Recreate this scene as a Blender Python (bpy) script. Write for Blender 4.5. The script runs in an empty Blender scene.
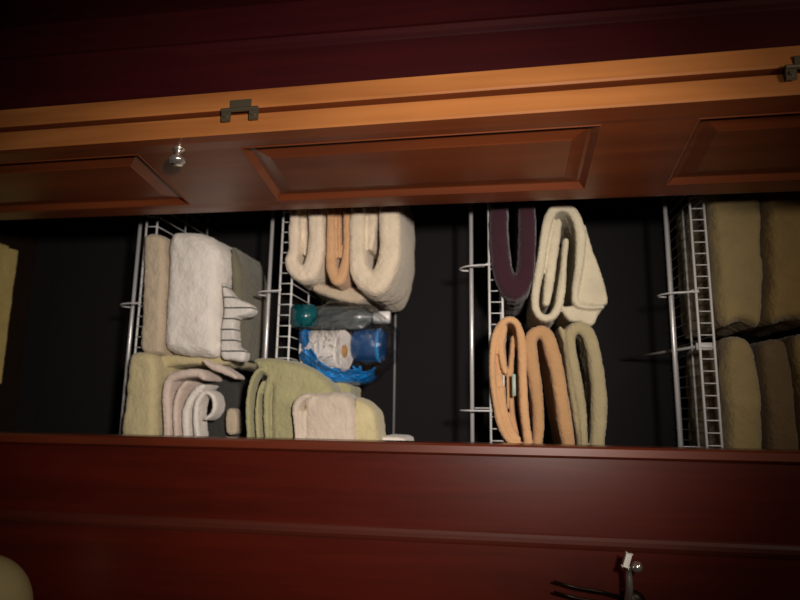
import bpy, bmesh, math, random
from mathutils import Vector, Matrix, noise
random.seed(4)
PI = math.pi
SC = bpy.context.scene
COL = SC.collection

# ------------------------------------------------------------------ camera
# the photo was taken with the camera turned a quarter: the real "up" points to the right of the frame
F = 610.0
Yc = Vector((95, -110, -610)).normalized()            # into the closet, in camera axes
Zc = Vector((4110, 48, 610)); Zc = (Zc - Zc.dot(Yc) * Yc).normalized()
Xc = Yc.cross(Zc)
EYE = Vector((0, -1.25, 1.51))
R = Matrix((Xc, Yc, Zc))                              # camera -> world
cam = bpy.data.cameras.new('camera'); co = bpy.data.objects.new('camera', cam); COL.objects.link(co)
co.matrix_world = Matrix.Translation(EYE) @ R.to_4x4()
cam.sensor_width = 36; cam.lens = 36 * F / 800
cam.clip_start = 0.02
SC.camera = co
cam.dof.use_dof = True; cam.dof.focus_distance = 1.12; cam.dof.aperture_fstop = 2.6

def at(px, py, Y):
    d = R @ Vector((px - 400, 300 - py, -F))
    return EYE + d * ((Y - EYE.y) / d.y)

# ------------------------------------------------------------------ materials
def new_mat(name):
    m = bpy.data.materials.new(name); m.use_nodes = True
    nt = m.node_tree
    return m, nt, nt.nodes['Principled BSDF']

def srgb(c):
    return tuple(((v / 255) / 12.92 if v / 255 <= .04045 else ((v / 255 + .055) / 1.055) ** 2.4) for v in c) + (1,)

def plain(name, c, rough=.5, metal=0, coat=0):
    m, nt, p = new_mat(name)
    p.inputs['Base Color'].default_value = srgb(c); p.inputs['Roughness'].default_value = rough
    p.inputs['Metallic'].default_value = metal; p.inputs['Coat Weight'].default_value = coat
    return m

def wood(name, c1, c2, rough=.35, coat=.3, scale=(14, 14, .9), spec=.5):
    m, nt, p = new_mat(name)
    N = nt.nodes; L = nt.links
    tc = N.new('ShaderNodeTexCoord'); mp = N.new('ShaderNodeMapping'); mp.inputs['Scale'].default_value = scale
    n = N.new('ShaderNodeTexNoise'); n.inputs['Scale'].default_value = 2.2; n.inputs['Detail'].default_value = 8; n.inputs['Distortion'].default_value = .6
    n2 = N.new('ShaderNodeTexNoise'); n2.inputs['Scale'].default_value = 2.0; n2.inputs['Detail'].default_value = 3
    mx = N.new('ShaderNodeMath'); mx.operation = 'ADD'; ml = N.new('ShaderNodeMath'); ml.operation = 'MULTIPLY'; ml.inputs[1].default_value = .5
    r = N.new('ShaderNodeValToRGB'); r.color_ramp.elements[0].position = .35; r.color_ramp.elements[1].position = .66
    r.color_ramp.elements[0].color = srgb(c1); r.color_ramp.elements[1].color = srgb(c2)
    L.new(tc.outputs['Object'], mp.inputs[0]); L.new(mp.outputs[0], n.inputs['Vector']); L.new(tc.outputs['Object'], n2.inputs['Vector'])
    L.new(n.outputs['Fac'], mx.inputs[0]); L.new(n2.outputs['Fac'], mx.inputs[1]); L.new(mx.outputs[0], ml.inputs[0])
    L.new(ml.outputs[0], r.inputs[0]); L.new(r.outputs[0], p.inputs['Base Color'])
    b = N.new('ShaderNodeBump'); b.inputs['Strength'].default_value = .05; b.inputs['Distance'].default_value = .002
    L.new(n.outputs['Fac'], b.inputs['Height']); L.new(b.outputs[0], p.inputs['Normal'])
    p.inputs['Roughness'].default_value = rough; p.inputs['Coat Weight'].default_value = coat; p.inputs['Coat Roughness'].default_value = .22
    p.inputs['Specular IOR Level'].default_value = spec
    return m

def terry(name, c, var=.86, stripes=None):
    m, nt, p = new_mat(name)
    N = nt.nodes; L = nt.links
    tc = N.new('ShaderNodeTexCoord')
    n = N.new('ShaderNodeTexNoise'); n.inputs['Scale'].default_value = 330; n.inputs['Detail'].default_value = 2
    n2 = N.new('ShaderNodeTexNoise'); n2.inputs['Scale'].default_value = 22; n2.inputs['Detail'].default_value = 4
    L.new(tc.outputs['Object'], n.inputs['Vector']); L.new(tc.outputs['Object'], n2.inputs['Vector'])
    r = N.new('ShaderNodeValToRGB'); s = srgb(c)
    r.color_ramp.elements[0].position = .3; r.color_ramp.elements[1].position = .7
    r.color_ramp.elements[0].color = tuple(v * var for v in s[:3]) + (1,); r.color_ramp.elements[1].color = s
    L.new(n2.outputs['Fac'], r.inputs[0])
    out = r.outputs[0]
    if stripes:
        sx = N.new('ShaderNodeSeparateXYZ'); L.new(tc.outputs['Object'], sx.inputs[0])
        md = N.new('ShaderNodeMath'); md.operation = 'FRACT'; dv = N.new('ShaderNodeMath'); dv.operation = 'MULTIPLY'; dv.inputs[1].default_value = 1 / stripes[0]
        L.new(sx.outputs[stripes[2]], dv.inputs[0]); L.new(dv.outputs[0], md.inputs[0])
        lt = N.new('ShaderNodeMath'); lt.operation = 'LESS_THAN'; lt.inputs[1].default_value = .13; L.new(md.outputs[0], lt.inputs[0])
        mix = N.new('ShaderNodeMix'); mix.data_type = 'RGBA'; L.new(lt.outputs[0], mix.inputs[0]); L.new(out, mix.inputs[6]); mix.inputs[7].default_value = srgb(stripes[1])
        out = mix.outputs[2]
    L.new(out, p.inputs['Base Color'])
    b = N.new('ShaderNodeBump'); b.inputs['Strength'].default_value = .55; b.inputs['Distance'].default_value = .0025
    L.new(n.outputs['Fac'], b.inputs['Height']); L.new(b.outputs[0], p.inputs['Normal'])
    p.inputs['Roughness'].default_value = .95; p.inputs['Sheen Weight'].default_value = .25; p.inputs['Specular IOR Level'].default_value = .1
    return m

M_wall = wood('mahogany_wall_wood', (58, 17, 10), (82, 24, 13), rough=.3, coat=.12, spec=.35)
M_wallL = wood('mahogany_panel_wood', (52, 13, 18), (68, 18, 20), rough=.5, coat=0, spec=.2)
M_bead = wood('mahogany_bead_wood', (62, 24, 15), (84, 32, 20), rough=.55, coat=0, spec=.25)
M_trim = wood('mahogany_trim_wood', (84, 34, 18), (110, 46, 24), rough=.35, coat=.3)
M_door = wood('honey_cherry_door_wood', (130, 77, 38), (168, 108, 58), rough=.4, coat=.15, spec=.4)
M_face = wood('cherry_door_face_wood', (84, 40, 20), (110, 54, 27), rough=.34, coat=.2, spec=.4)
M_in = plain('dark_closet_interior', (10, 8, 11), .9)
M_floor = wood('dark_floor_wood', (34, 24, 19), (48, 34, 25), scale=(3, 14, 14))
M_room = plain('room_wall_brown', (58, 38, 28), .85)
M_wire = plain('white_vinyl_coated_wire', (214, 214, 214), .35)
M_chrome = plain('satin_chrome_rod', (214, 214, 216), .3, .4)
M_chrome2 = plain('polished_chrome', (235, 232, 225), .2, .9)
M_hinge = plain('antique_nickel_hinge', (104, 96, 78), .4, .7)
M_dark = plain('dark_bronze', (40, 32, 26), .35, .8)

# ------------------------------------------------------------------ mesh helpers
def link(name, bm, mat, parent=None, smooth=True, **kw):
    me = bpy.data.meshes.new(name); bmesh.ops.recalc_face_normals(bm, faces=bm.faces); bm.to_mesh(me); bm.free()
    me.materials.append(mat)
    if smooth:
        for f in me.polygons: f.use_smooth = True
    o = bpy.data.objects.new(name, me); COL.objects.link(o)
    if parent: o.parent = parent
    for k, v in kw.items(): o[k] = v
    return o

def child(o, parent):
    o.parent = parent; o.matrix_parent_inverse = Matrix.Translation(-parent.location)
    return o

def empty(name, loc, **kw):
    o = bpy.data.objects.new(name, None); COL.objects.link(o); o.location = loc; o.empty_display_size = .05
    for k, v in kw.items(): o[k] = v
    return o

def box(bm, a, b, bev=0):
    a = Vector(a); b = Vector(b)
    g = bmesh.ops.create_cube(bm, size=1)['verts']
    c = (a + b) / 2; s = b - a
    for v in g: v.co = Vector((v.co.x * s.x, v.co.y * s.y, v.co.z * s.z)) + c
    if bev:
        es = list({e for v in g for e in v.link_edges})
        bmesh.ops.bevel(bm, geom=es, offset=bev, segments=2, affect='EDGES')

def tube(bm, pts, r, seg=8, closed=False):
    pts = [Vector(p) for p in pts]; n = len(pts); rings = []
    up = None
    for i, p in enumerate(pts):
        t = (pts[min(i + 1, n - 1)] - pts[max(i - 1, 0)]).normalized()
        if up is None: up = t.orthogonal().normalized()
        up = (up - up.dot(t) * t).normalized(); w = t.cross(up)
        rr = r[i] if isinstance(r, (list, tuple)) else r
        rings.append([bm.verts.new(p + rr * (math.cos(2 * PI * k / seg) * up + math.sin(2 * PI * k / seg) * w)) for k in range(seg)])
    for a, b in zip(rings, rings[1:]):
        for k in range(seg): bm.faces.new((a[k], a[(k + 1) % seg], b[(k + 1) % seg], b[k]))
    bm.faces.new(rings[0][::-1]); bm.faces.new(rings[-1])

def lathe(bm, prof, origin, axis, seg=24):
    axis = Vector(axis).normalized(); u = axis.orthogonal().normalized(); w = axis.cross(u); o = Vector(origin)
    rings = [[bm.verts.new(o + axis * h + r * (math.cos(2 * PI * k / seg) * u + math.sin(2 * PI * k / seg) * w)) for k in range(seg)] for r, h in prof]
    for a, b in zip(rings, rings[1:]):
        for k in range(seg): bm.faces.new((a[k], a[(k + 1) % seg], b[(k + 1) % seg], b[k]))
    if prof[0][0] > 1e-5: bm.faces.new(rings[0])
    if prof[-1][0] > 1e-5: bm.faces.new(rings[-1])
    bmesh.ops.remove_doubles(bm, verts=bm.verts, dist=1e-6)

def catmull(P, step=.005, closed=False):
    """P: list of tuples (x, z, *extras) -> densely sampled smooth curve"""
    n = len(P); out = []
    rng = range(n if closed else n - 1)
    for i in rng:
        if closed: p0, p1, p2, p3 = P[i - 1], P[i], P[(i + 1) % n], P[(i + 2) % n]
        else: p0, p1, p2, p3 = P[max(i - 1, 0)], P[i], P[i + 1], P[min(i + 2, n - 1)]
        d = math.hypot(p2[0] - p1[0], p2[1] - p1[1]); m = max(1, int(d / step))
        for k in range(m):
            t = k / m
            out.append(tuple(.5 * (2 * b + (c - a) * t + (2 * a - 5 * b + 4 * c - e) * t * t + (-a + 3 * b - 3 * c + e) * t ** 3)
                             for a, b, c, e in zip(p0, p1, p2, p3)))
    if not closed: out.append(tuple(P[-1]))
    return out

def fuzz(bm, amp=.0022, big=.004, seed=0):
    bm.normal_update()
    off = Vector((seed * 3.1, seed * 1.7, seed))
    mv = []
    for v in bm.verts:
        d = noise.noise(v.co * 26 + off) * big + noise.noise(v.co * 110 + off) * amp
        mv.append((v, v.normal * d))
    for v, d in mv: v.co += d

SEED = [0]
def ribbon(bm, path, th, Y, depth, rnd=.012, lean=0.0):
    """a folded band of cloth: centre line in the plane facing the room, run back into the shelf.
    path in photo measure at depth Y, th thickness in the same measure (number or list)"""
    ths = th if isinstance(th, (list, tuple)) else [th] * len(path)
    k = (Y + 1.25) / F
    P = []
    for (x, y), t in zip(path, ths):
        w = at(x, y, Y); P.append((w.x, w.z, t * k / 2))
    C = catmull(P, .006)
    # round caps
    n = len(C); Ls = []; 
    acc = [0]
    for i in range(1, n): acc.append(acc[-1] + math.hypot(C[i][0] - C[i - 1][0], C[i][1] - C[i - 1][1]))
    tot = acc[-1]
    prof = []
    for i in range(n):
        a = C[max(i - 1, 0)]; b = C[min(i + 1, n - 1)]
        tx, tz = b[0] - a[0], b[1] - a[1]; l = math.hypot(tx, tz) or 1
        h = C[i][2]; e = min(acc[i], tot - acc[i])
        s = 1 if e >= h else math.sqrt(max(0.06, 1 - (1 - e / h) ** 2))
        prof.append((C[i][0], C[i][1], -tz / l, tx / l, h * s))
    secs = []
    m = max(3, int((depth - 2 * rnd) / .012))
    ys = [(0, .35), (rnd * .12, .62), (rnd * .4, .86), (rnd, 1)] + [(rnd + (depth - 2 * rnd) * j / m, 1) for j in range(1, m)] + [(depth - rnd, 1), (depth - rnd * .4, .86), (depth, .35)]
    W = 4
    grid = []
    for yy, s in ys:
        sec = []
        sh = lean * yy
        for (x, z, nx, nz, h) in prof:
            sec.append([bm.verts.new((x + nx * h * s * q + sh, Y + yy, z + nz * h * s * q)) for q in (1, .4, -.4, -1)])
        grid.append(sec)
    for a, b in zip(grid, grid[1:]):
        for i in range(n - 1):
            bm.faces.new((a[i][0], a[i + 1][0], b[i + 1][0], b[i][0]))
            bm.faces.new((a[i][3], b[i][3], b[i + 1][3], a[i + 1][3]))
        for i in (0, n - 1):
            for q in range(3): bm.faces.new((a[i][q], b[i][q], b[i][q + 1], a[i][q + 1]))
    for g in (grid[0], grid[-1]):
        for i in range(n - 1):
            for q in range(3): bm.faces.new((g[i][q], g[i][q + 1], g[i + 1][q + 1], g[i + 1][q]))

def slab(bm, outline, Y, depth, rnd=.03, step=.008):
    """a folded cloth whose rounded fold faces the room; outline in photo measure at depth Y"""
    P = [(w.x, w.z) for w in (at(x, y, Y + rnd * .65) for x, y in outline)]
    C = catmull(P, step, closed=True); n = len(C)
    A = sum(C[i][0] * C[(i + 1) % n][1] - C[(i + 1) % n][0] * C[i][1] for i in range(n)) / 2
    sg = 1 if A > 0 else -1
    cx = sum(p[0] for p in C) / n; cz = sum(p[1] for p in C) / n
    nor = []
    for i in range(n):
        a = C[i - 2]; b = C[(i + 2) % n]; tx, tz = b[0] - a[0], b[1] - a[1]; l = math.hypot(tx, tz) or 1
        nor.append((-tz / l * sg, tx / l * sg))
    def ring(y, ins, sc=1):
        out = []
        for (x, z), (nx, nz) in zip(C, nor):
            px, pz = x + nx * ins, z + nz * ins
            px, pz = cx + (px - cx) * sc, cz + (pz - cz) * sc
            out.append(bm.verts.new((px, y, pz)))
        return out
    rings = []
    # front dome: inner rings scaled to the centre for a closed soft face
    for s in (.12, .35, .6, .8): rings.append(ring(Y - .0 + rnd * .06 * s, rnd * .55, s))
    K = 6
    for j in range(K + 1):
        a = PI / 2 * j / K
        rings.append(ring(Y + rnd * .06 + rnd * (1 - math.sin(a)), rnd * .6 * (1 - math.cos(a)), 1) if False else ring(Y + rnd * .06 + rnd * (1 - math.cos(a)), rnd * .6 * (1 - math.sin(a))))
    m = max(2, int((depth - 2 * rnd) / .016))
    for j in range(1, m + 1): rings.append(ring(Y + rnd + (depth - 2 * rnd) * j / m, 0))
    for j in range(1, 4):
        a = PI / 2 * j / 3
        rings.append(ring(Y + depth - rnd + rnd * math.sin(a), rnd * .5 * (1 - math.cos(a))))
    for s in (.6, .2): rings.append(ring(Y + depth, rnd * .5, s))
    for a, b in zip(rings, rings[1:]):
        for i in range(n): bm.faces.new((a[i], a[(i + 1) % n], b[(i + 1) % n], b[i]))
    bm.faces.new(rings[0][::-1]); bm.faces.new(rings[-1])

def soft(name, build, mat, base=None, parent=None, big=.004, amp=.0016, deck=None, vox=.0025, **kw):
    SEED[0] += 1
    bm = bmesh.new(); build(bm); bmesh.ops.recalc_face_normals(bm, faces=bm.faces)
    # cloth rests on the shelf: only its front fold may sag past the lip
    zs = [z for z in shelf_z.values()]
    cz = sum(v.co.z for v in bm.verts) / len(bm.verts)
    below = [z for z in zs if z < cz + .02]
    if below:
        dz = max(below) + .006
        for v in bm.verts:
            if v.co.y > YL - .007: v.co.z = max(v.co.z, dz)
            if v.co.x > CR - .004: v.co.x = CR - .004
            v.co.y = min(v.co.y, YB - .008)
    o = link(name, bm, mat, **kw)
    md = o.modifiers.new('r', 'REMESH'); md.mode = 'VOXEL'; md.voxel_size = vox
    sm = o.modifiers.new('s', 'SMOOTH'); sm.factor = .5; sm.iterations = 4
    dg = bpy.context.evaluated_depsgraph_get(); dg.update()
    me = bpy.data.meshes.new_from_object(o.evaluated_get(dg)); me.name = name
    o.modifiers.clear(); o.data = me
    off = Vector((SEED[0] * 3.1, SEED[0] * 1.7, SEED[0]))
    cos = [v.co.copy() for v in me.vertices]; nn = [v.normal.copy() for v in me.vertices]
    for v, c, n in zip(me.vertices, cos, nn):
        v.co = c + n * (noise.noise(c * 17 + off) * big + noise.noise(c * 55 + off) * big * .35 + noise.noise(c * 190 + off) * amp * .8)
    for f in me.polygons: f.use_smooth = True
    if parent: o.parent = parent
    return o

# ------------------------------------------------------------------ the setting
YI = .10            # inside face of the closet's front wall
YB = .535           # back wall
OPR = at(400, 442, 0).x            # right edge of the opening
OPL = at(420, 205, .02).x - .085   # left edge of the opening (behind the folded doors)
TOP = 2.34
H = 2.62
XL, XR = -.95, .62  # room
def S(name, parts, mat, **kw):
    bm = bmesh.new()
    for p in parts: box(bm, *p)
    return link(name, bm, mat, smooth=False, kind='structure', **kw)
S('floor', [((XL - .1, -1.95, -.06), (XR + .1, YB + .08, 0))], M_floor)
S('ceiling', [((XL - .1, -1.95, H), (XR + .1, YB + .08, H + .06))], M_room)
S('wall_left', [((XL - .1, -1.95, 0), (XL, .0, H))], M_wallL)
S('wall_right', [((XR, -1.95, 0), (XR + .1, .0, H))], M_room)
S('wall_back', [((XL, -1.95, 0), (XR, -1.87, H))], M_room)
# wall round the opening: left, right and above
S('wall_front_left', [((XL - .1, 0, 0), (OPL, YI, H))], M_wallL)
S('wall_front_right', [((OPR + .004, .0, 0), (XR + .1, YI, H))], M_wall)
S('wall_front_top', [((OPL, 0, TOP), (OPR + .004, YI, H))], M_wall)
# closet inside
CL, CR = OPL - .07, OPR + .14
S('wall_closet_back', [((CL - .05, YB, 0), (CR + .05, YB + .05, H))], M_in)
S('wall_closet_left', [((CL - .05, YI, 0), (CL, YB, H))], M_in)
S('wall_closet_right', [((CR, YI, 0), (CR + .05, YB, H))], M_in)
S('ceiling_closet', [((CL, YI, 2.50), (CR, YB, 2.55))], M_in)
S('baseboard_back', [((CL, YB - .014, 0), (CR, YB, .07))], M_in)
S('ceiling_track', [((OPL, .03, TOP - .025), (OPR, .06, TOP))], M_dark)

def moulding(name, prof, z0, z1, mat):
    """prof: (x, y) cross section polyline closed, run up the wall"""
    bm = bmesh.new()
    a = [bm.verts.new((x, y, z0)) for x, y in prof]; b = [bm.verts.new((x, y, z1)) for x, y in prof]
    n = len(prof)
    for i in range(n): bm.faces.new((a[i], a[(i + 1) % n], b[(i + 1) % n], b[i]))
    bm.faces.new(a[::-1]); bm.faces.new(b)
    return link(name, bm, mat, smooth=False, kind='structure')
# right hand side: narrow bright edge, wide flat stile, a raised bead, then the recessed panel
e0 = OPR
moulding('trim_1', [(e0, .06), (e0, -.008), (e0 + .004, -.014), (e0 + .018, -.014), (e0 + .0225, -.006), (e0 + .0225, .0), (e0 + .0225, .06)], 0, TOP, M_trim)
b0 = at(300, 524, 0).x
moulding('trim_2', [(b0 - .004, .001), (b0, -.003), (b0 + .006, -.0055), (b0 + .014, -.0055), (b0 + .02, -.003), (b0 + .026, .001)], 0, TOP + .12, M_bead)
# left hand side, beyond the doors
l0 = at(450, 32, 0).x
moulding('trim_3', [(l0 - .028, .001), (l0 - .022, -.007), (l0 - .012, -.013), (l0, -.010), (l0 + .006, -.003), (l0 + .01, .001)], 0, TOP + .12, M_wallL)

# ------------------------------------------------------------------ the folded bifold door
door = empty('door_1', (OPL, 0, 0), kind='structure', label='folded open honey brown bifold door with raised panels')
Z0, Z1 = .015, TOP - .03
TH = .040
near2 = at(420, 124, -.29); far2 = at(420, 204, .0)        # right-hand face of the leaf with the knob
def leaf(nx, ny, fx, fy, name, knob=False):
    """leaf whose right face runs from (nx, ny) at the room end to (fx, fy)"""
    n = Vector((nx, ny, 0)); f = Vector((fx, fy, 0)); w = (f - n).length
    u = (f - n) / w; nrm = Vector((u.y, -u.x, 0))            # pointing right
    if nrm.x < 0: nrm = -nrm
    def P(a, d, z): return n + u * a + nrm * d + Vector((0, 0, z))
    root = bpy.data.objects.new(name, None); 
    # rails at these heights (real metres)
    zA = near_z(231); zB = near_z(606); zC = near_z(708); zD = near_z(127)
    panels = [(zD - .60, zD), (zA, zB), (zC, Z1 - .11)]
    st = .046
    us = [0, .003, st, w - st, w - .003, w]
    bm = bmesh.new()
    def face(q): bm.faces.new([bm.verts.new(p) for p in q])
    def quad(a0, z0, a1, z1, d0, d1=None):
        face([P(a0, d0, z0), P(a1, d0, z0), P(a1, d0, z1), P(a0, d0, z1)])
    rec = .009
    for side in (1, -1):
        s = (lambda d: d) if side == 1 else (lambda d: -TH - d)
        # stiles
        quad(.003, Z0, st, Z1, s(0)); quad(w - st, Z0, w - .003, Z1, s(0))
        zs = [Z0] + [z for p in panels for z in p] + [Z1]
        for i in range(0, len(zs), 2): quad(st, zs[i], w - st, zs[i + 1], s(0))
        for z0, z1 in panels:
            # sloping sticking, recess, raised field
            def loop(i, d): return [P(st + i, s(d), z0 + i), P(w - st - i, s(d), z0 + i), P(w - st - i, s(d), z1 - i), P(st + i, s(d), z1 - i)]
            Ls = [loop(0, 0), loop(.0015, .0015), loop(.005, -.002), loop(.012, -rec), loop(.018, -rec), loop(.042, -.003), loop(.044, -.002)]
            for A, B in zip(Ls, Ls[1:]):
                for k in range(4): face([A[k], A[(k + 1) % 4], B[(k + 1) % 4], B[k]])
            face(Ls[-1])
        # eased edges
        for a0, a1 in ((0, .003), (w, w - .003)):
            face([P(a0, s(-.003), Z0), P(a1, s(0), Z0), P(a1, s(0), Z1), P(a0, s(-.003), Z1)])
    for a in (0, w): face([P(a, -.003, Z0), P(a, -TH + .003, Z0), P(a, -TH + .003, Z1), P(a, -.003, Z1)])
    for z in (Z0, Z1): face([P(.003, 0, z), P(w - .003, 0, z), P(w - .003, -TH, z), P(.003, -TH, z)])
    bmesh.ops.remove_doubles(bm, verts=bm.verts, dist=1e-5)
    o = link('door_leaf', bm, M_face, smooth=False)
    o.data.materials.append(M_door)                 # the room-side edges are a lighter honey wood than the faces
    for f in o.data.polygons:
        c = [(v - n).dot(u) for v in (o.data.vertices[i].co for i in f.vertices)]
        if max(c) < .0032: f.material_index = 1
    child(o, door)
    return P, o
def near_z(px):
    return at(px, 124 - (px - 420) * .03, -.285).z
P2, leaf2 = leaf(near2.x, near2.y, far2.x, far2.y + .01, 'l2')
GAP = .0034
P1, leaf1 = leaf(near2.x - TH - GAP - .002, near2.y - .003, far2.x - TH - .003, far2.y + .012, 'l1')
# knob
kz = at(181, 140, -.25).z
bm = bmesh.new()
kb = P2(.036, 0, kz)
kn = Vector((P2(0, 1, 0) - P2(0, 0, 0))).normalized()
lathe(bm, [(0.0001, 0), (.011, 0), (.011, .003), (.006, .006), (.005, .014), (.009, .018), (.0145, .022), (.0155, .027), (.012, .032), (.0001, .034)], kb, kn, 24)
child(link('knob', bm, M_chrome2, label='small round chrome knob'), door)
# hinges on the facing edges
def hinge(px, n):
    zc = at(px, 112, -.29).z
    yf = near2.y - .0015
    x2 = near2.x - .012; x1 = near2.x - TH - GAP
    h = empty('hinge', (x1, yf, zc)); 
    bm = bmesh.new(); hw = .033
    # centre plate on the far leaf, two ears on the leaf with the knob, joined by the knuckle
    box(bm, (x1 - .018, yf - .0035, zc - .020), (x1 + .004, yf, zc + .020), .0008)
    a = link('hinge_plate', bm, M_hinge, smooth=False)
    bm = bmesh.new()
    for s in (-1, 1):
        box(bm, (x1 + GAP - .004, yf - .0045, zc + s * .026 - .0085), (x1 + GAP + .019, yf, zc + s * .026 + .0085), .0008)
        tube(bm, [(x1 + GAP + .009, yf - .0045, zc + s * .026), (x1 + GAP + .009, yf - .007, zc + s * .026)], .004, 10)
    tube(bm, [(x1 + GAP / 2, yf - .004, zc - .034), (x1 + GAP / 2, yf - .004, zc + .034)], .0042, 10)
    b = link('hinge_ear', bm, M_hinge, smooth=False)
    for o in (a, b): o.parent = h; o.matrix_parent_inverse = Matrix.Translation(-h.location)
    h.parent = door; h.matrix_parent_inverse = Matrix.Translation(-door.location)
hinge(241, 0); hinge(812, 1); hinge(-330, 2)
# the old doors have twisted a little: their room-side edge leans to the left towards the top
def warp(o):
    for c in o.children:
        if c.type == 'MESH':
            for v in c.data.vertices:
                a = min(max(-v.co.y / .29, 0), 1.1)
                v.co.x -= .0135 * (v.co.z - .85) * a
        warp(c)
warp(door)

# ------------------------------------------------------------------ wire shelves
YL = .160       # front lip
def bottom_at(px): return at(px, 300, YL).z
shelf_z = {1: at(150.5, 300, YL).z, 2: at(291, 300, YL).z, 3: at(503, 300, YL).z, 4: at(712, 300, YL).z}
names = {1: 'lowest white wire shelf, under the white and beige towels', 2: 'second lowest white wire shelf, under the bagged toilet paper',
         3: 'white wire shelf under the purple towel', 4: 'topmost white wire shelf, its ladder-like lip fully showing'}
hook_y = {1: (304, 452), 2: (292, 440), 3: (267, 408), 4: (293, 447)}
LIP = .031; DEP = .385
for i, z in shelf_z.items():
    r = empty('wire_shelf', ((CL + CR) / 2, YL, z), label=names[i], category='shelf', group='white wire closet shelves')
    x0, x1 = CL + .004, CR - .004
    bm = bmesh.new()
    n = int((x1 - x0) / .0262)
    for k in range(n + 1):
        x = x0 + .004 + (x1 - x0 - .008) * k / n
        tube(bm, [(x, YL, z - LIP), (x, YL, z - .003), (x, YL + .004, z + .001), (x, YL + DEP, z + .001)], .0013, 6)
    child(link('wire_deck', bm, M_wire), r)
    for yy, zz, rr in ((YL, z - .0012, .0028), (YL, z - LIP, .0028), (YL + .15, z - .003, .0022), (YL + .28, z - .003, .0022), (YL + DEP, z - .003, .0028)):
        bm = bmesh.new(); tube(bm, [(x0, yy + (.003 if rr == .0028 and yy < .2 else 0), zz), (x1, yy + (.003 if rr == .0028 and yy < .2 else 0), zz)], rr, 8)
        child(link('support_rail', bm, M_wire), r)
    yr, zr = YL + .042, z - LIP - .043
    bm = bmesh.new(); tube(bm, [(x0, yr, zr), (x1, yr, zr)], .0048, 12)
    child(link('hanging_rod', bm, M_chrome), r)
    for hy in hook_y[i]:
        x = at((130, 267, 475, 690)[i - 1], hy, yr).x
        if x > x1: x = x1 - .02
        pts = [(x, YL - .002, z - LIP + .004), (x, YL - .004, z - LIP - .012), (x, YL + .004, zr - .004), (x, yr - .02, zr - .022), (x, yr, zr - .028), (x, yr + .012, zr - .02), (x, yr + .014, zr - .006)]
        bm = bmesh.new(); tube(bm, [(x, yr - .002, zr + .006)] + [(x + .0, yr + .006 * 0, zr + .03), (x, YL + .006, z - LIP - .003)], .0018, 6)
        P = catmull([(p[1], p[2]) for p in pts], .004)
        tube(bm, [(x + .006, a, b) for a, b in P], .002, 6)
        tube(bm, [(x + .006, YL, z - LIP + .003), (x, YL, z - LIP + .003)], .002, 6)
        child(link('rod_hook', bm, M_wire), r)
    if i == 4:
        xb = at(695, 346, YL).x
        bm = bmesh.new()
        tube(bm, [(xb, YL + .012, z - LIP + .006), (xb + .0, YL + .02, z - LIP - .004), (xb - .0, YB - .004, z - .13)], .0035, 8)
        box(bm, (xb - .008, YL + .004, z - LIP - .006), (xb + .008, YL + .016, z - .004), .001)
        child(link('support_brace', bm, M_wire), r)
    # end clips on the side walls
    for x in (x0, x1):
        bm = bmesh.new(); box(bm, (x - .004, YL - .006, z - LIP - .006), (x + .004, YL + .03, z + .006), .001)
        child(link('end_clip', bm, M_wire), r)

# ------------------------------------------------------------------ towels
T_white = terry('white_terry', (236, 230, 222))
T_ivory = terry('ivory_terry', (226, 210, 188))
T_cream = terry('cream_terry', (218, 203, 180))
T_beige = terry('beige_terry', (200, 184, 160))
T_peach = terry('peach_terry', (206, 164, 124))
T_orange = terry('apricot_terry', (210, 166, 122))
T_tan = terry('tan_terry', (188, 148, 106))
T_olive = terry('olive_grey_terry', (168, 156, 122))
T_yel = terry('pale_yellow_terry', (204, 192, 150))
T_green = terry('sage_green_terry', (170, 166, 126))
T_pink = terry('pinkish_white_terry', (224, 206, 194))
T_pbei = terry('pinkish_beige_terry', (208, 194, 178))
T_grey = terry('grey_olive_cotton', (120, 116, 98))
T_purple = terry('plum_terry', (58, 34, 43))
T_mus = terry('shaded_gold_terry', (158, 140, 98))  # top-shelf towel colours, darkened to carry part of that shelf's shade
T_mus2 = terry('shaded_khaki_terry', (158, 134, 88))
T_mus3 = terry('shaded_brown_khaki_terry', (118, 98, 72))
T_strip = terry('white_striped_cotton', (226, 222, 216), stripes=(.0265, (60, 58, 56), 0))
G1 = 'folded towels on the lowest shelf'; G2 = 'folded towels on the second shelf'; G3 = 'folded towels on the third shelf'; G4 = 'folded towels on the top shelf'
def towel(build, mat, label, group, cat='towel', name='folded_towel', **kw):
    return soft(name, build, mat, label=label, category=cat, group=group, **kw)

# --- lowest shelf
YF = .130
towel(lambda b: slab(b, [(147, 236), (162, 236), (166, 250), (165, 300), (163, 345), (160, 354), (145, 354), (142, 340), (144, 290), (145, 250)], YF, .30, .022), T_beige,
      'flat beige towel under the big white towel on the lowest shelf', G1)
towel(lambda b: slab(b, [(176, 233), (196, 232), (212, 237), (223, 250), (226, 270), (221, 300), (222, 335), (217, 356), (195, 357), (171, 353), (166, 342), (168, 300), (171, 250)], YF - .004, .30, .05), T_white,
      'big bright white folded towel on the lowest shelf', G1, big=.005)
towel(lambda b: slab(b, [(233, 247), (238, 256), (242, 272), (243, 320), (242, 350), (239, 358), (234, 358), (232, 330), (232, 280)], YF + .05, .2, .02), T_grey,
      'greyish olive folded cloth on top of the white towel', G1, cat='cloth', name='folded_cloth', big=.002)
towel(lambda b: slab(b, [(222, 283), (229, 290), (236, 298), (250, 304), (253, 311), (246, 316), (236, 319), (236, 335), (237, 346), (245, 352), (243, 361), (232, 360), (222, 357), (221, 330), (224, 310)], YF + .012, .045, .012, step=.005), T_strip,
      'small white cloth with thin dark stripes beside the white towel', G1, cat='cloth', name='striped_cloth', big=.002)
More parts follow.
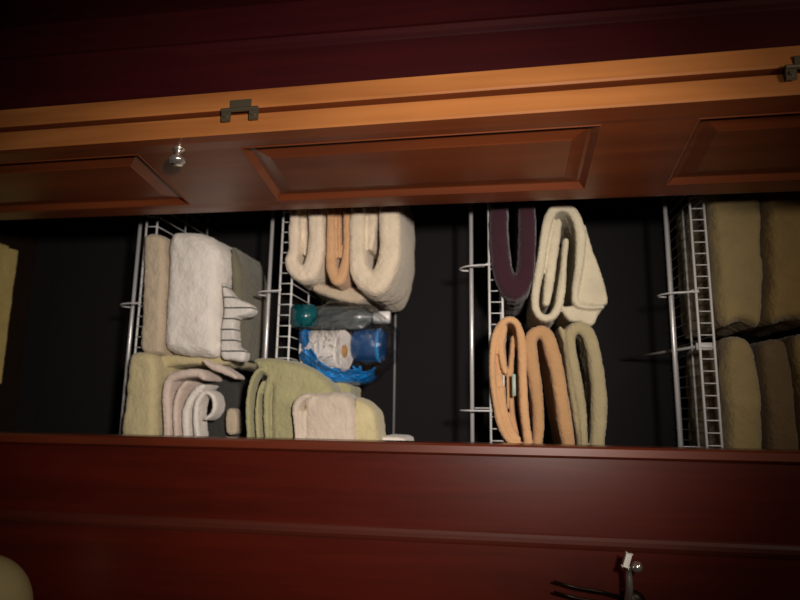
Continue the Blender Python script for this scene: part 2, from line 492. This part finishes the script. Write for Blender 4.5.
towel(lambda b: (slab(b, [(134, 354), (152, 355), (158, 372), (157, 410), (156, 450), (140, 460), (123, 450), (127, 400), (130, 370)], YF - .006, .30, .026),
                 slab(b, [(150, 353), (180, 355), (210, 352), (226, 356), (230, 362), (222, 366), (195, 365), (165, 367), (152, 366)], YF + .05, .23, .014)), T_yel,
      'pale yellow towel at the right end of the lowest shelf', G1)
towel(lambda b: (ribbon(b, [(167, 456), (165, 405), (167, 382), (177, 375), (196, 373), (204, 380)], [8, 9, 9, 9, 9, 6], YF + .004, .10),
                 ribbon(b, [(176, 456), (174, 412), (178, 392), (187, 381)], [6, 6, 6, 5], YF + .002, .09)), T_pink,
      'pinkish white washcloth folded around the others, beside the yellow towel', G1, cat='washcloth', name='washcloth', big=.002)
towel(lambda b: (ribbon(b, [(187, 456), (184, 418), (188, 402), (196, 390), (204, 385)], [7, 8, 8, 8, 5], YF + .004, .085),
                 ribbon(b, [(199, 456), (195, 424), (196, 404), (203, 393), (211, 395), (214, 405), (211, 414), (203, 420)], [7, 6, 5, 5, 4, 4, 4, 4], YF, .055, .006)), T_white,
      'white washcloth with a loose open loop on the lowest shelf', G1, cat='washcloth', name='washcloth', big=.0015)
towel(lambda b: slab(b, [(212, 376), (236, 380), (242, 395), (240, 452), (210, 455), (206, 400)], YF + .10, .15, .02), plain('gap_shade', (58, 58, 56), .95),  # dark slab put in for the shade of the gap
      'dark slab standing in for the shaded gap behind the looped washcloth', G1, cat='cloth', name='folded_cloth', big=.002)
towel(lambda b: ribbon(b, [(202, 360), (211, 366), (222, 370), (237, 378)], [4, 6, 7, 4], YF + .015, .05, .006), T_pink,
      'rolled pale cloth edge lying over the yellow towel', G1, cat='washcloth', name='washcloth', big=.0015)
towel(lambda b: slab(b, [(227, 411), (236, 411), (237, 432), (227, 433)], YF + .06, .04, .006, step=.004), T_beige,
      'tiny beige folded cloth between the dark slab and green towel', G1, cat='cloth', name='folded_cloth', big=.001)

# --- second shelf
def ga(b):
    ribbon(b, [(293, 172), (293, 240), (290, 260), (296, 271), (306, 271), (312, 260), (315, 240), (315, 172)], [12, 12, 14, 19, 19, 20, 18, 18], YF, .29, .014)
    ribbon(b, [(303, 172), (304, 255)], [5, 4], YF + .02, .26, .01)
towel(ga, T_ivory, 'ivory towel lowest of the upper left stack on the second shelf', G2)
def gb(b):
    ribbon(b, [(330, 172), (330, 240), (331, 268), (337, 280), (343, 268), (346, 240), (345, 172)], [9, 10, 11, 12, 11, 8, 8], YF + .004, .28, .010)
    ribbon(b, [(338, 172), (339, 258)], [4, 4], YF + .012, .26, .008)
towel(gb, T_peach, 'peach towel squeezed between two thick ivory towels', G2, big=.003)
def gc(b):
    ribbon(b, [(358, 172), (356, 235), (357, 262), (365, 279), (376, 281), (385, 266), (389, 240), (388, 172)], [17, 18, 20, 25, 27, 25, 23, 23], YF - .004, .29, .018)
    ribbon(b, [(372, 172), (371, 225), (370, 250)], [10, 10, 7], YF + .012, .27, .01)
towel(gc, T_cream, 'thick cream towel topmost in the stack beside the peach towel', G2, big=.005)
towel(lambda b: slab(b, [(318, 284), (340, 288), (364, 288), (368, 294), (360, 303), (345, 302), (326, 296), (312, 290)], YF + .07, .2, .014), T_beige,
      'greyish beige towel edge deep behind the peach towel', G2)
def gg(b):
    ribbon(b, [(249, 456), (247, 410), (249, 388), (255, 373), (264, 368)], [6, 6, 6, 7, 6], .082, .045, .012)
    ribbon(b, [(258, 456), (256, 410), (258, 392), (263, 380)], [5, 5, 5, 5], .085, .045, .01)
    ribbon(b, [(267, 456), (265, 410), (266, 390), (270, 376)], [6, 6, 7, 8], .086, .06, .01)
    slab(b, [(254, 360), (275, 358), (300, 364), (320, 374), (334, 388), (334, 405), (318, 425), (300, 456), (276, 456), (272, 420), (272, 385), (262, 374)], .088, .05, .026)
    slab(b, [(286, 361), (300, 364), (320, 374), (334, 386), (336, 405), (330, 452), (300, 460), (286, 456), (284, 420), (285, 385)], .12, .28, .026)
towel(gg, T_green, 'sage green towel drooping over the lip of the second shelf', G2)
towel(lambda b: slab(b, [(334, 384), (350, 386), (351, 396), (350, 450), (334, 450)], .19, .12, .01), T_green,
      'dark green cloth corner poking out behind the rolled beige towel', G2, cat='cloth', name='folded_cloth', big=.001)
def gp(b):
    slab(b, [(308, 395), (330, 392), (347, 394), (355, 410), (356, 456), (330, 462), (306, 456), (304, 420)], .066, .12, .03)
    ribbon(b, [(297, 456), (295, 425), (295, 407), (302, 398), (312, 396)], [6, 7, 7, 7, 6], .058, .10, .01)
    ribbon(b, [(303, 456), (302, 425), (303, 410)], [5, 5, 4], .066, .08, .008)
tp = towel(gp, T_pbei, 'rolled pinkish beige towel in front of the sage green towel', G2)
towel(lambda b: slab(b, [(354, 399), (366, 401), (376, 412), (379, 430), (378, 456), (356, 458), (352, 430)], .085, .12, .028), T_yel,
      'rounded sandy yellow towel above the rolled pinkish beige one', G2)
towel(lambda b: slab(b, [(378, 438), (395, 437), (406, 440), (404, 452), (380, 452)], .13, .14, .008, step=.005), T_white,
      'thin white cloth end peeking over the right door frame', G2, cat='cloth', name='folded_cloth', big=.001)

# --- third shelf
towel(lambda b: ribbon(b, [(499, 172), (499, 235), (502, 268), (512, 289), (523, 280), (527, 255), (527, 172)], [20, 20, 21, 23, 20, 18, 18], YF, .29, .016), T_purple,
      'dark plum purple folded towel on the third shelf', G3)
cream = towel(lambda b: (ribbon(b, [(566, 238), (564, 265), (560, 300), (553, 315), (543, 317), (536, 308), (536, 290), (541, 262), (545, 235), (551, 213), (562, 206), (574, 212), (581, 232), (580, 262), (576, 290), (577, 303), (590, 307), (605, 306)],
                        [4, 6, 8, 8, 8, 8, 8, 9, 9, 10, 10, 10, 10, 9, 7, 6, 5, 4], YF + .0, .24, .008),
                 ribbon(b, [(559, 218), (555, 240), (551, 270), (546, 306)], [8, 10, 10, 7], YF + .014, .20, .008),
                 slab(b, [(585, 224), (592, 248), (600, 268), (606, 290), (607, 304), (590, 305), (578, 300), (579, 275), (584, 250)], YF + .02, .22, .01, step=.005),
                 slab(b, [(563, 308), (578, 306), (600, 309), (598, 315), (592, 325), (580, 322), (568, 320)], YF + .012, .2, .008, step=.005)), terry('pale_cream_terry', (206, 197, 172)),
      'tall looped pale cream towel standing above the apricot towel', G3, big=.002)
orange = towel(lambda b: (ribbon(b, [(527, 452), (520, 446), (509, 440), (500, 422), (494, 392), (492, 362), (495, 337), (502, 323), (510, 319), (518, 325), (522, 345), (523, 380), (525, 415), (530, 450)],
                        [7, 7, 7, 7, 6, 6, 7, 7, 7, 7, 8, 8, 8, 8], YF, .24, .007),
                 ribbon(b, [(505, 325), (501, 345), (503, 362), (506, 374)], [6, 6, 6, 5], YF + .004, .2, .004),
                 ribbon(b, [(501, 386), (504, 410), (511, 430), (520, 442)], [6, 6, 6, 6], YF + .006, .2, .004),
                 ribbon(b, [(514, 335), (511, 370), (512, 410), (517, 436)], [5, 5, 5, 5], YF + .05, .16, .006)), T_orange,
      'looped apricot towel at the bottom right of the third shelf', G3, big=.0015)
bm = bmesh.new(); a = at(512, 374, YF + .006); c = at(516, 396, YF + .006)
box(bm, (min(a.x, c.x), YF + .008, min(a.z, c.z)), (max(a.x, c.x), YF + .011, max(a.z, c.z)), .0006)
lb = link('care_label', bm, plain('pale_teal_label', (176, 196, 180), .6)); lb.parent = orange
lb['label'] = 'small pale teal sewn label'
towel(lambda b: (ribbon(b, [(537, 458), (539, 420), (536, 385), (531, 355), (531, 338), (539, 331), (548, 336), (556, 365), (563, 405), (571, 456)],
                        [8, 10, 12, 13, 13, 13, 14, 14, 14, 12], YF + .003, .26, .012)), T_tan,
      'tan towel folded like an arch between apricot and olive towels', G3, big=.003)
towel(lambda b: (ribbon(b, [(560, 326), (566, 345), (572, 380), (577, 415), (583, 456)], [5, 6, 7, 7, 7], YF + .012, .25, .01),
                 ribbon(b, [(584, 458), (583, 420), (578, 385), (572, 352), (571, 333), (579, 327), (589, 334), (596, 360), (600, 400), (597, 456)],
                        [7, 9, 10, 11, 12, 13, 14, 14, 14, 12], YF + .006, .26, .012)), T_olive,
      'olive grey towel topmost in the lower right stack of shelf three', G3, big=.003)

# --- top shelf
YT = YF + .012
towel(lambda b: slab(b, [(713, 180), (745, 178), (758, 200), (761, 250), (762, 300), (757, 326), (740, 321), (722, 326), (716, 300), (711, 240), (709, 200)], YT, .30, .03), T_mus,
      'large shade-darkened gold towel on the left of the top shelf, next to the lip', G4)
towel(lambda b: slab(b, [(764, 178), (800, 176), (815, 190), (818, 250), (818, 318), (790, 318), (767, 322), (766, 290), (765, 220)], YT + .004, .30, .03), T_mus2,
      'shade-darkened khaki towel stacked above the large gold towel', G4)
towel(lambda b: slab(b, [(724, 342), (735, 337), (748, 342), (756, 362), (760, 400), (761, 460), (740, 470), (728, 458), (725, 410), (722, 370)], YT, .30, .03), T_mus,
      'long shade-darkened gold towel at the lower right of the top shelf', G4)
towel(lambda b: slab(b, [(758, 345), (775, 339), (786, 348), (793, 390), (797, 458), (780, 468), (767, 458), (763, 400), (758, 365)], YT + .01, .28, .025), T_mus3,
      'shade-darkened brownish khaki towel above the long gold towel', G4)
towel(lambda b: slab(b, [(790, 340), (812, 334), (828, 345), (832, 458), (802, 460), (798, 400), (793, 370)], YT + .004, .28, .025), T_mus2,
      'shade-darkened khaki towel at the upper right edge of the photo', G4)

# --- floor of the closet
def fl(b):
    c = at(6, 315, .30)
    x0 = at(5, 238, .30).x; x1 = at(5, 390, .30).x
    box(b, (x0, .17, .004), (x1, .40, .034), .014)
    box(b, (x0 + .004, .175, .030), (x1 - .006, .395, .058), .014)
towel(fl, terry('floor_yellow_terry', (214, 192, 120)), 'pale yellow folded blanket on the closet floor', 'things on the closet floor', cat='blanket', name='folded_blanket', big=.002)

# --- thin rail along the back wall
a = at(394, 400, YB - .012)
bm = bmesh.new(); tube(bm, [(CL + .002, YB - .010, a.z), (CR - .002, YB - .010, a.z)], .003, 8)
for x in (CL + .05, CR - .05): box(bm, (x - .006, YB - .012, a.z - .008), (x + .006, YB, a.z + .008), .001)
link('wall_rail', bm, plain('grey_painted_rail', (150, 150, 150), .5), label='thin grey rail along the closet back wall behind the bag', category='rail')

# ------------------------------------------------------------------ bag with the toilet paper
def pt(x, y, Y): return at(x, y, Y)
ZS = shelf_z[2] + .003
YBg = .215
# toilet roll: real up = to the right of the photo
rc = pt(324, 351, YBg); rt = pt(352, 350, YBg - .02)
roll = empty('toilet_roll', rc, label='white toilet paper roll inside the clear bag', category='toilet paper')
ax = Vector((.02, -.24, .96)).normalized()
h = .100; rr = .051
o0 = rc - ax * h * .42
o0.z = max(o0.z, ZS + .022)
bm = bmesh.new()
prof = [(.017, 0), (rr - .002, 0), (rr, .003)] + [(rr + .0006 * math.sin(k), .003 + (h - .006) * k / 8) for k in range(1, 8)] + [(rr, h - .003), (rr - .002, h), (.017, h), (.017, 0)]
seg = 40
u = ax.orthogonal().normalized(); w = ax.cross(u)
rings = [[bm.verts.new(o0 + ax * hh + r_ * (math.cos(2 * PI * k / seg) * u + math.sin(2 * PI * k / seg) * w)) for k in range(seg)] for r_, hh in prof[:-1]]
rings.append(rings[0])
for A, B in zip(rings, rings[1:]):
    for k in range(seg): bm.faces.new((A[k], A[(k + 1) % seg], B[(k + 1) % seg], B[k]))
child(link('paper', bm, plain('tissue_paper', (236, 230, 224), .9), smooth=False), roll)
bm = bmesh.new()
rings = [[bm.verts.new(o0 + ax * hh + r_ * (math.cos(2 * PI * k / 24) * u + math.sin(2 * PI * k / 24) * w)) for k in range(24)] for r_, hh in ((.0168, .001), (.0168, h - .001), (.0155, h - .001), (.0155, .001))]
rings.append(rings[0])
for A, B in zip(rings, rings[1:]):
    for k in range(24): bm.faces.new((A[k], A[(k + 1) % 24], B[(k + 1) % 24], B[k]))
child(link('cardboard_core', bm, plain('cardboard', (176, 134, 84), .9), label='brown cardboard tube'), roll)

def bottle(name, base, h, r, mat, capmat, label, tilt=(0, 0, 1)):
    e = empty(name, base, label=label, category='bottle', group='bottles in the clear bag')
    bm = bmesh.new(); lathe(bm, [(.0001, 0), (r * .92, 0), (r, .004), (r, h * .62), (r * .9, h * .72), (r * .45, h * .8), (r * .42, h * .86), (.0001, h * .86)], base, tilt, 24)
    child(link('bottle_body', bm, mat), e)
    bm = bmesh.new(); lathe(bm, [(.0001, h * .83), (r * .52, h * .83), (r * .52, h * .985), (r * .46, h), (.0001, h)], base, tilt, 20)
    child(link('bottle_cap', bm, capmat), e)
M_teal = plain('teal_plastic', (8, 84, 92), .25, coat=.5)
M_blue = plain('deep_blue_plastic', (8, 66, 120), .25, coat=.5)
M_ltblue = plain('bright_blue_plastic', (30, 130, 205), .3, coat=.5)
M_whitep = plain('white_plastic', (225, 225, 225), .35)
M_clearg = plain('grey_plastic', (90, 98, 100), .3, coat=.4)
b1 = pt(303, 318, YBg); b1.z = ZS
bottle('bottle', b1, .235, .030, M_clearg, M_whitep, 'grey bottle with a white cap in the bag', (.0, 0, 1))
b2 = pt(303, 314, YBg - .05); b2.z = ZS
e = empty('soap_pack', b2, label='teal pack at the bottom of the clear bag', category='pack')
bm = bmesh.new(); box(bm, (b2.x - .021, b2.y - .018, ZS), (b2.x + .032, b2.y + .018, ZS + .062), .006)
child(link('pack_body', bm, M_teal), e)
bm = bmesh.new(); box(bm, (b2.x - .022, b2.y - .019, ZS + .028), (b2.x + .033, b2.y + .019, ZS + .034), .002)
child(link('pack_seam', bm, plain('dark_teal', (4, 60, 74), .3)), e)
b3 = pt(380, 345, YBg + .03)
e = empty('blue_pack', b3, label='deep blue rounded pack above the toilet roll in the bag', category='pack')
bm = bmesh.new(); cz = b3.z
lo = ZS + .115
lathe(bm, [(.0001, .02), (.036, .02), (.041, .026), (.043, .06), (.041, .096), (.036, .103), (.0001, .103)], (b3.x, b3.y + .01, lo), (0, 0, 1), 28)
child(link('pack_body', bm, M_blue), e)
bm = bmesh.new(); lathe(bm, [(.0415, .082), (.0435, .083), (.0435, .09), (.0415, .091)], (b3.x, b3.y + .01, lo), (0, 0, 1), 28)
child(link('pack_stripe', bm, M_ltblue), e)

# crumpled clear bag, printed bright blue along one side
m, nt, p = new_mat('clear_printed_plastic')
N = nt.nodes; L = nt.links
tr = N.new('ShaderNodeBsdfTransparent'); gl = N.new('ShaderNodeBsdfGlossy'); gl.inputs['Roughness'].default_value = .12
ns = N.new('ShaderNodeTexNoise'); ns.inputs['Scale'].default_value = 34; ns.inputs['Detail'].default_value = 4; ns.inputs['Distortion'].default_value = 1.2
tc = N.new('ShaderNodeTexCoord'); L.new(tc.outputs['Object'], ns.inputs['Vector'])
bp = N.new('ShaderNodeBump'); bp.inputs['Strength'].default_value = 1; bp.inputs['Distance'].default_value = .02; L.new(ns.outputs['Fac'], bp.inputs['Height']); L.new(bp.outputs[0], gl.inputs['Normal'])
lw = N.new('ShaderNodeLayerWeight'); lw.inputs['Blend'].default_value = .25; L.new(bp.outputs[0], lw.inputs['Normal'])
mr = N.new('ShaderNodeMapRange'); mr.inputs[3].default_value = .03; mr.inputs[4].default_value = .7; L.new(lw.outputs['Fresnel'], mr.inputs[0])
m1 = N.new('ShaderNodeMixShader'); L.new(mr.outputs[0], m1.inputs[0]); L.new(tr.outputs[0], m1.inputs[1]); L.new(gl.outputs[0], m1.inputs[2])
# blue print: follows the lower rim of the bag (its own printed band)
at_ = N.new('ShaderNodeAttribute'); at_.attribute_name = 'printed'
ns2 = N.new('ShaderNodeTexNoise'); ns2.inputs['Scale'].default_value = 30; L.new(tc.outputs['Object'], ns2.inputs['Vector'])
ad = N.new('ShaderNodeMath'); ad.operation = 'MULTIPLY_ADD'; ad.inputs[1].default_value = .6; L.new(ns2.outputs['Fac'], ad.inputs[0]); L.new(at_.outputs['Fac'], ad.inputs[2])
gt = N.new('ShaderNodeMath'); gt.operation = 'GREATER_THAN'; gt.inputs[1].default_value = .80; L.new(ad.outputs[0], gt.inputs[0])
p.inputs['Base Color'].default_value = srgb((20, 128, 214)); p.inputs['Roughness'].default_value = .25; p.inputs['Coat Weight'].default_value = .6
L.new(bp.outputs[0], p.inputs['Normal'])
m2 = N.new('ShaderNodeMixShader'); L.new(gt.outputs[0], m2.inputs[0]); L.new(m1.outputs[0], m2.inputs[1]); L.new(p.outputs[0], m2.inputs[2])
L.new(m2.outputs[0], N['Material Output'].inputs[0])
bm = bmesh.new(); bmesh.ops.create_icosphere(bm, subdivisions=5, radius=1)
cb = pt(350, 343, YBg + .005); 
k = (YBg + 1.25) / F
ax_, bz = 41 * k, 49 * k
for v in bm.verts:
    d = v.co.copy()
    q = 1 + .10 * noise.noise(d * 2.3) + .05 * noise.turbulence(d * 5, 3, True) 
    x = math.copysign(abs(d.x) ** .8, d.x) * ax_ * q; y = math.copysign(abs(d.y) ** .75, d.y) * .088 * q; z = math.copysign(abs(d.z) ** .75, d.z) * bz * q
    if z > 0: x *= 1 - .25 * (z / bz) ** 2
    v.co = Vector((x, y, z)) + cb
    v.co.z = max(v.co.z, ZS + .001)
    if x < 0 and z > .2 * bz: pass
bag = link('plastic_bag', bm, m, label='clear crumpled plastic bag printed blue, on the second shelf', category='bag')
atr = bag.data.attributes.new('printed', 'FLOAT', 'POINT')
for i, v in enumerate(bag.data.vertices):
    d = v.co - cb
    # printed band near the right side and the foot of the bag
    rad = math.hypot(d.x / ax_, d.z / bz); s = max(0, (rad - .2) if (d.z < bz * .45 and d.x > -ax_ * .25) else 0)
    atr.data[i].value = s

# ------------------------------------------------------------------ robe hook on the right
hk = at(632, 604, 0)
root = empty('robe_hook', hk, label='chrome robe hook with a round ball on the dark red wood', category='hook')
bm = bmesh.new(); 
lathe(bm, [(.0001, 0), (.026, 0), (.026, -.004), (.018, -.009), (.010, -.012), (.0001, -.012)], hk + Vector((0, 0, 0)), (0, 1, 0), 28)
child(link('mounting_plate', bm, M_dark), root)
bm = bmesh.new()
tip = at(628, 566, -.075)
P = [Vector(hk) + Vector((0, -.008, -.002)), hk.lerp(tip, .30) + Vector((.014, -.012, -.008)), hk.lerp(tip, .6) + Vector((.006, -.016, -.004)), hk.lerp(tip, .85), tip]
pp = []
for i in range(len(P) - 1):
    p0, p1, p2, p3 = P[max(i - 1, 0)], P[i], P[i + 1], P[min(i + 2, len(P) - 1)]
    for j in range(6):
        t = j / 6; pp.append(.5 * (2 * p1 + (p2 - p0) * t + (2 * p0 - 5 * p1 + 4 * p2 - p3) * t * t + (-p0 + 3 * p1 - 3 * p2 + p3) * t ** 3))
pp.append(P[-1])
tube(bm, pp, [.0085 - .0045 * i / len(pp) for i in range(len(pp))], 14)
child(link('hook_arm', bm, M_chrome2), root)
bm = bmesh.new()
g = bmesh.ops.create_cube(bm, size=1)['verts']
Mx = Matrix.Translation(at(627, 560, -.080)) @ Matrix.Rotation(math.radians(108), 4, 'Y') 
for v in g: v.co = Mx @ Vector((v.co.x * .0095, v.co.y * .007, v.co.z * .024))
bmesh.ops.bevel(bm, geom=bm.edges[:], offset=.0012, segments=2, affect='EDGES')
child(link('hook_tip', bm, plain('bright_satin_nickel', (240, 238, 230), .3, .2), smooth=False), root)
bm = bmesh.new(); bmesh.ops.create_uvsphere(bm, u_segments=20, v_segments=14, radius=.0095, matrix=Matrix.Translation(at(637, 567, -.068)))
child(link('hook_ball', bm, M_chrome2), root)
# slim dark arms standing in for the hook's cast shadow
bm = bmesh.new()
for dx in (-.012, .006):
    a = hk + Vector((dx, -.01, -.012))
    tube(bm, [a, a + Vector((-.012, -.014, -.045)), a + Vector((-.018, -.018, -.09)), a + Vector((-.028, -.022, -.13))], [.0035, .003, .0025, .002], 10)
child(link('hook_shadow_arm', bm, M_dark), root)

# rounded pale bin standing in front of the right wall
bc = at(-34, 617, -.14)
root = empty('pedal_bin', (bc.x, bc.y, 0), label='pale olive beige bin with a rounded lid at the bottom left corner', category='bin')
M_bin = plain('pale_olive_beige_plastic', (170, 158, 112), .45)
bm = bmesh.new(); lathe(bm, [(.0001, 0), (.098, 0), (.104, .01), (.110, bc.z - .01), (.104, bc.z - .005), (.0001, bc.z - .005)], (bc.x, bc.y, 0), (0, 0, 1), 40)
child(link('bin_body', bm, M_bin), root)
bm = bmesh.new(); lathe(bm, [(.114, bc.z - .006), (.114, bc.z + .006)] + [(.113 * math.cos(a * PI / 20) + .0001, bc.z + .006 + .10 * math.sin(a * PI / 20)) for a in range(1, 11)], (bc.x, bc.y, 0), (0, 0, 1), 40)
child(link('bin_lid', bm, M_bin), root)

# ------------------------------------------------------------------ light
def area(name, loc, target, size, power, col, spread=PI):
    l = bpy.data.lights.new(name, 'AREA'); l.energy = power; l.size = size; l.shape = 'DISK'; l.color = col; l.spread = spread
    o = bpy.data.objects.new(name, l); COL.objects.link(o); o.location = loc
    o.rotation_euler = (Vector(target) - Vector(loc)).to_track_quat('-Z', 'Y').to_euler(); return o
area('ceiling_lamp', (-.40, -.95, 2.52), (-.30, .15, 1.2), .22, 2.5, (1, .84, .66))
l = bpy.data.lights.new('camera_side_spot', 'SPOT'); l.energy = 92; l.color = (1, .88, .78); l.spot_size = math.radians(74); l.spot_blend = 1; l.shadow_soft_size = .05  # unseen spot beside the camera, cone narrowed to dim the top shelf
o = bpy.data.objects.new('camera_side_spot', l); COL.objects.link(o); o.location = (-.17, -1.36, 1.74)
o.rotation_euler = (Vector((-.25, .15, 1.20)) - o.location).to_track_quat('-Z', 'Y').to_euler()
w = bpy.data.worlds.new('world'); SC.world = w; w.use_nodes = True
w.node_tree.nodes['Background'].inputs[0].default_value = (.02, .015, .02, 1)
w.node_tree.nodes['Background'].inputs[1].default_value = .3
SC.view_settings.view_transform = 'Standard'; SC.view_settings.look = 'None'; SC.view_settings.gamma = 1
SC.view_settings.exposure = 0; SC.view_settings.use_curve_mapping = False
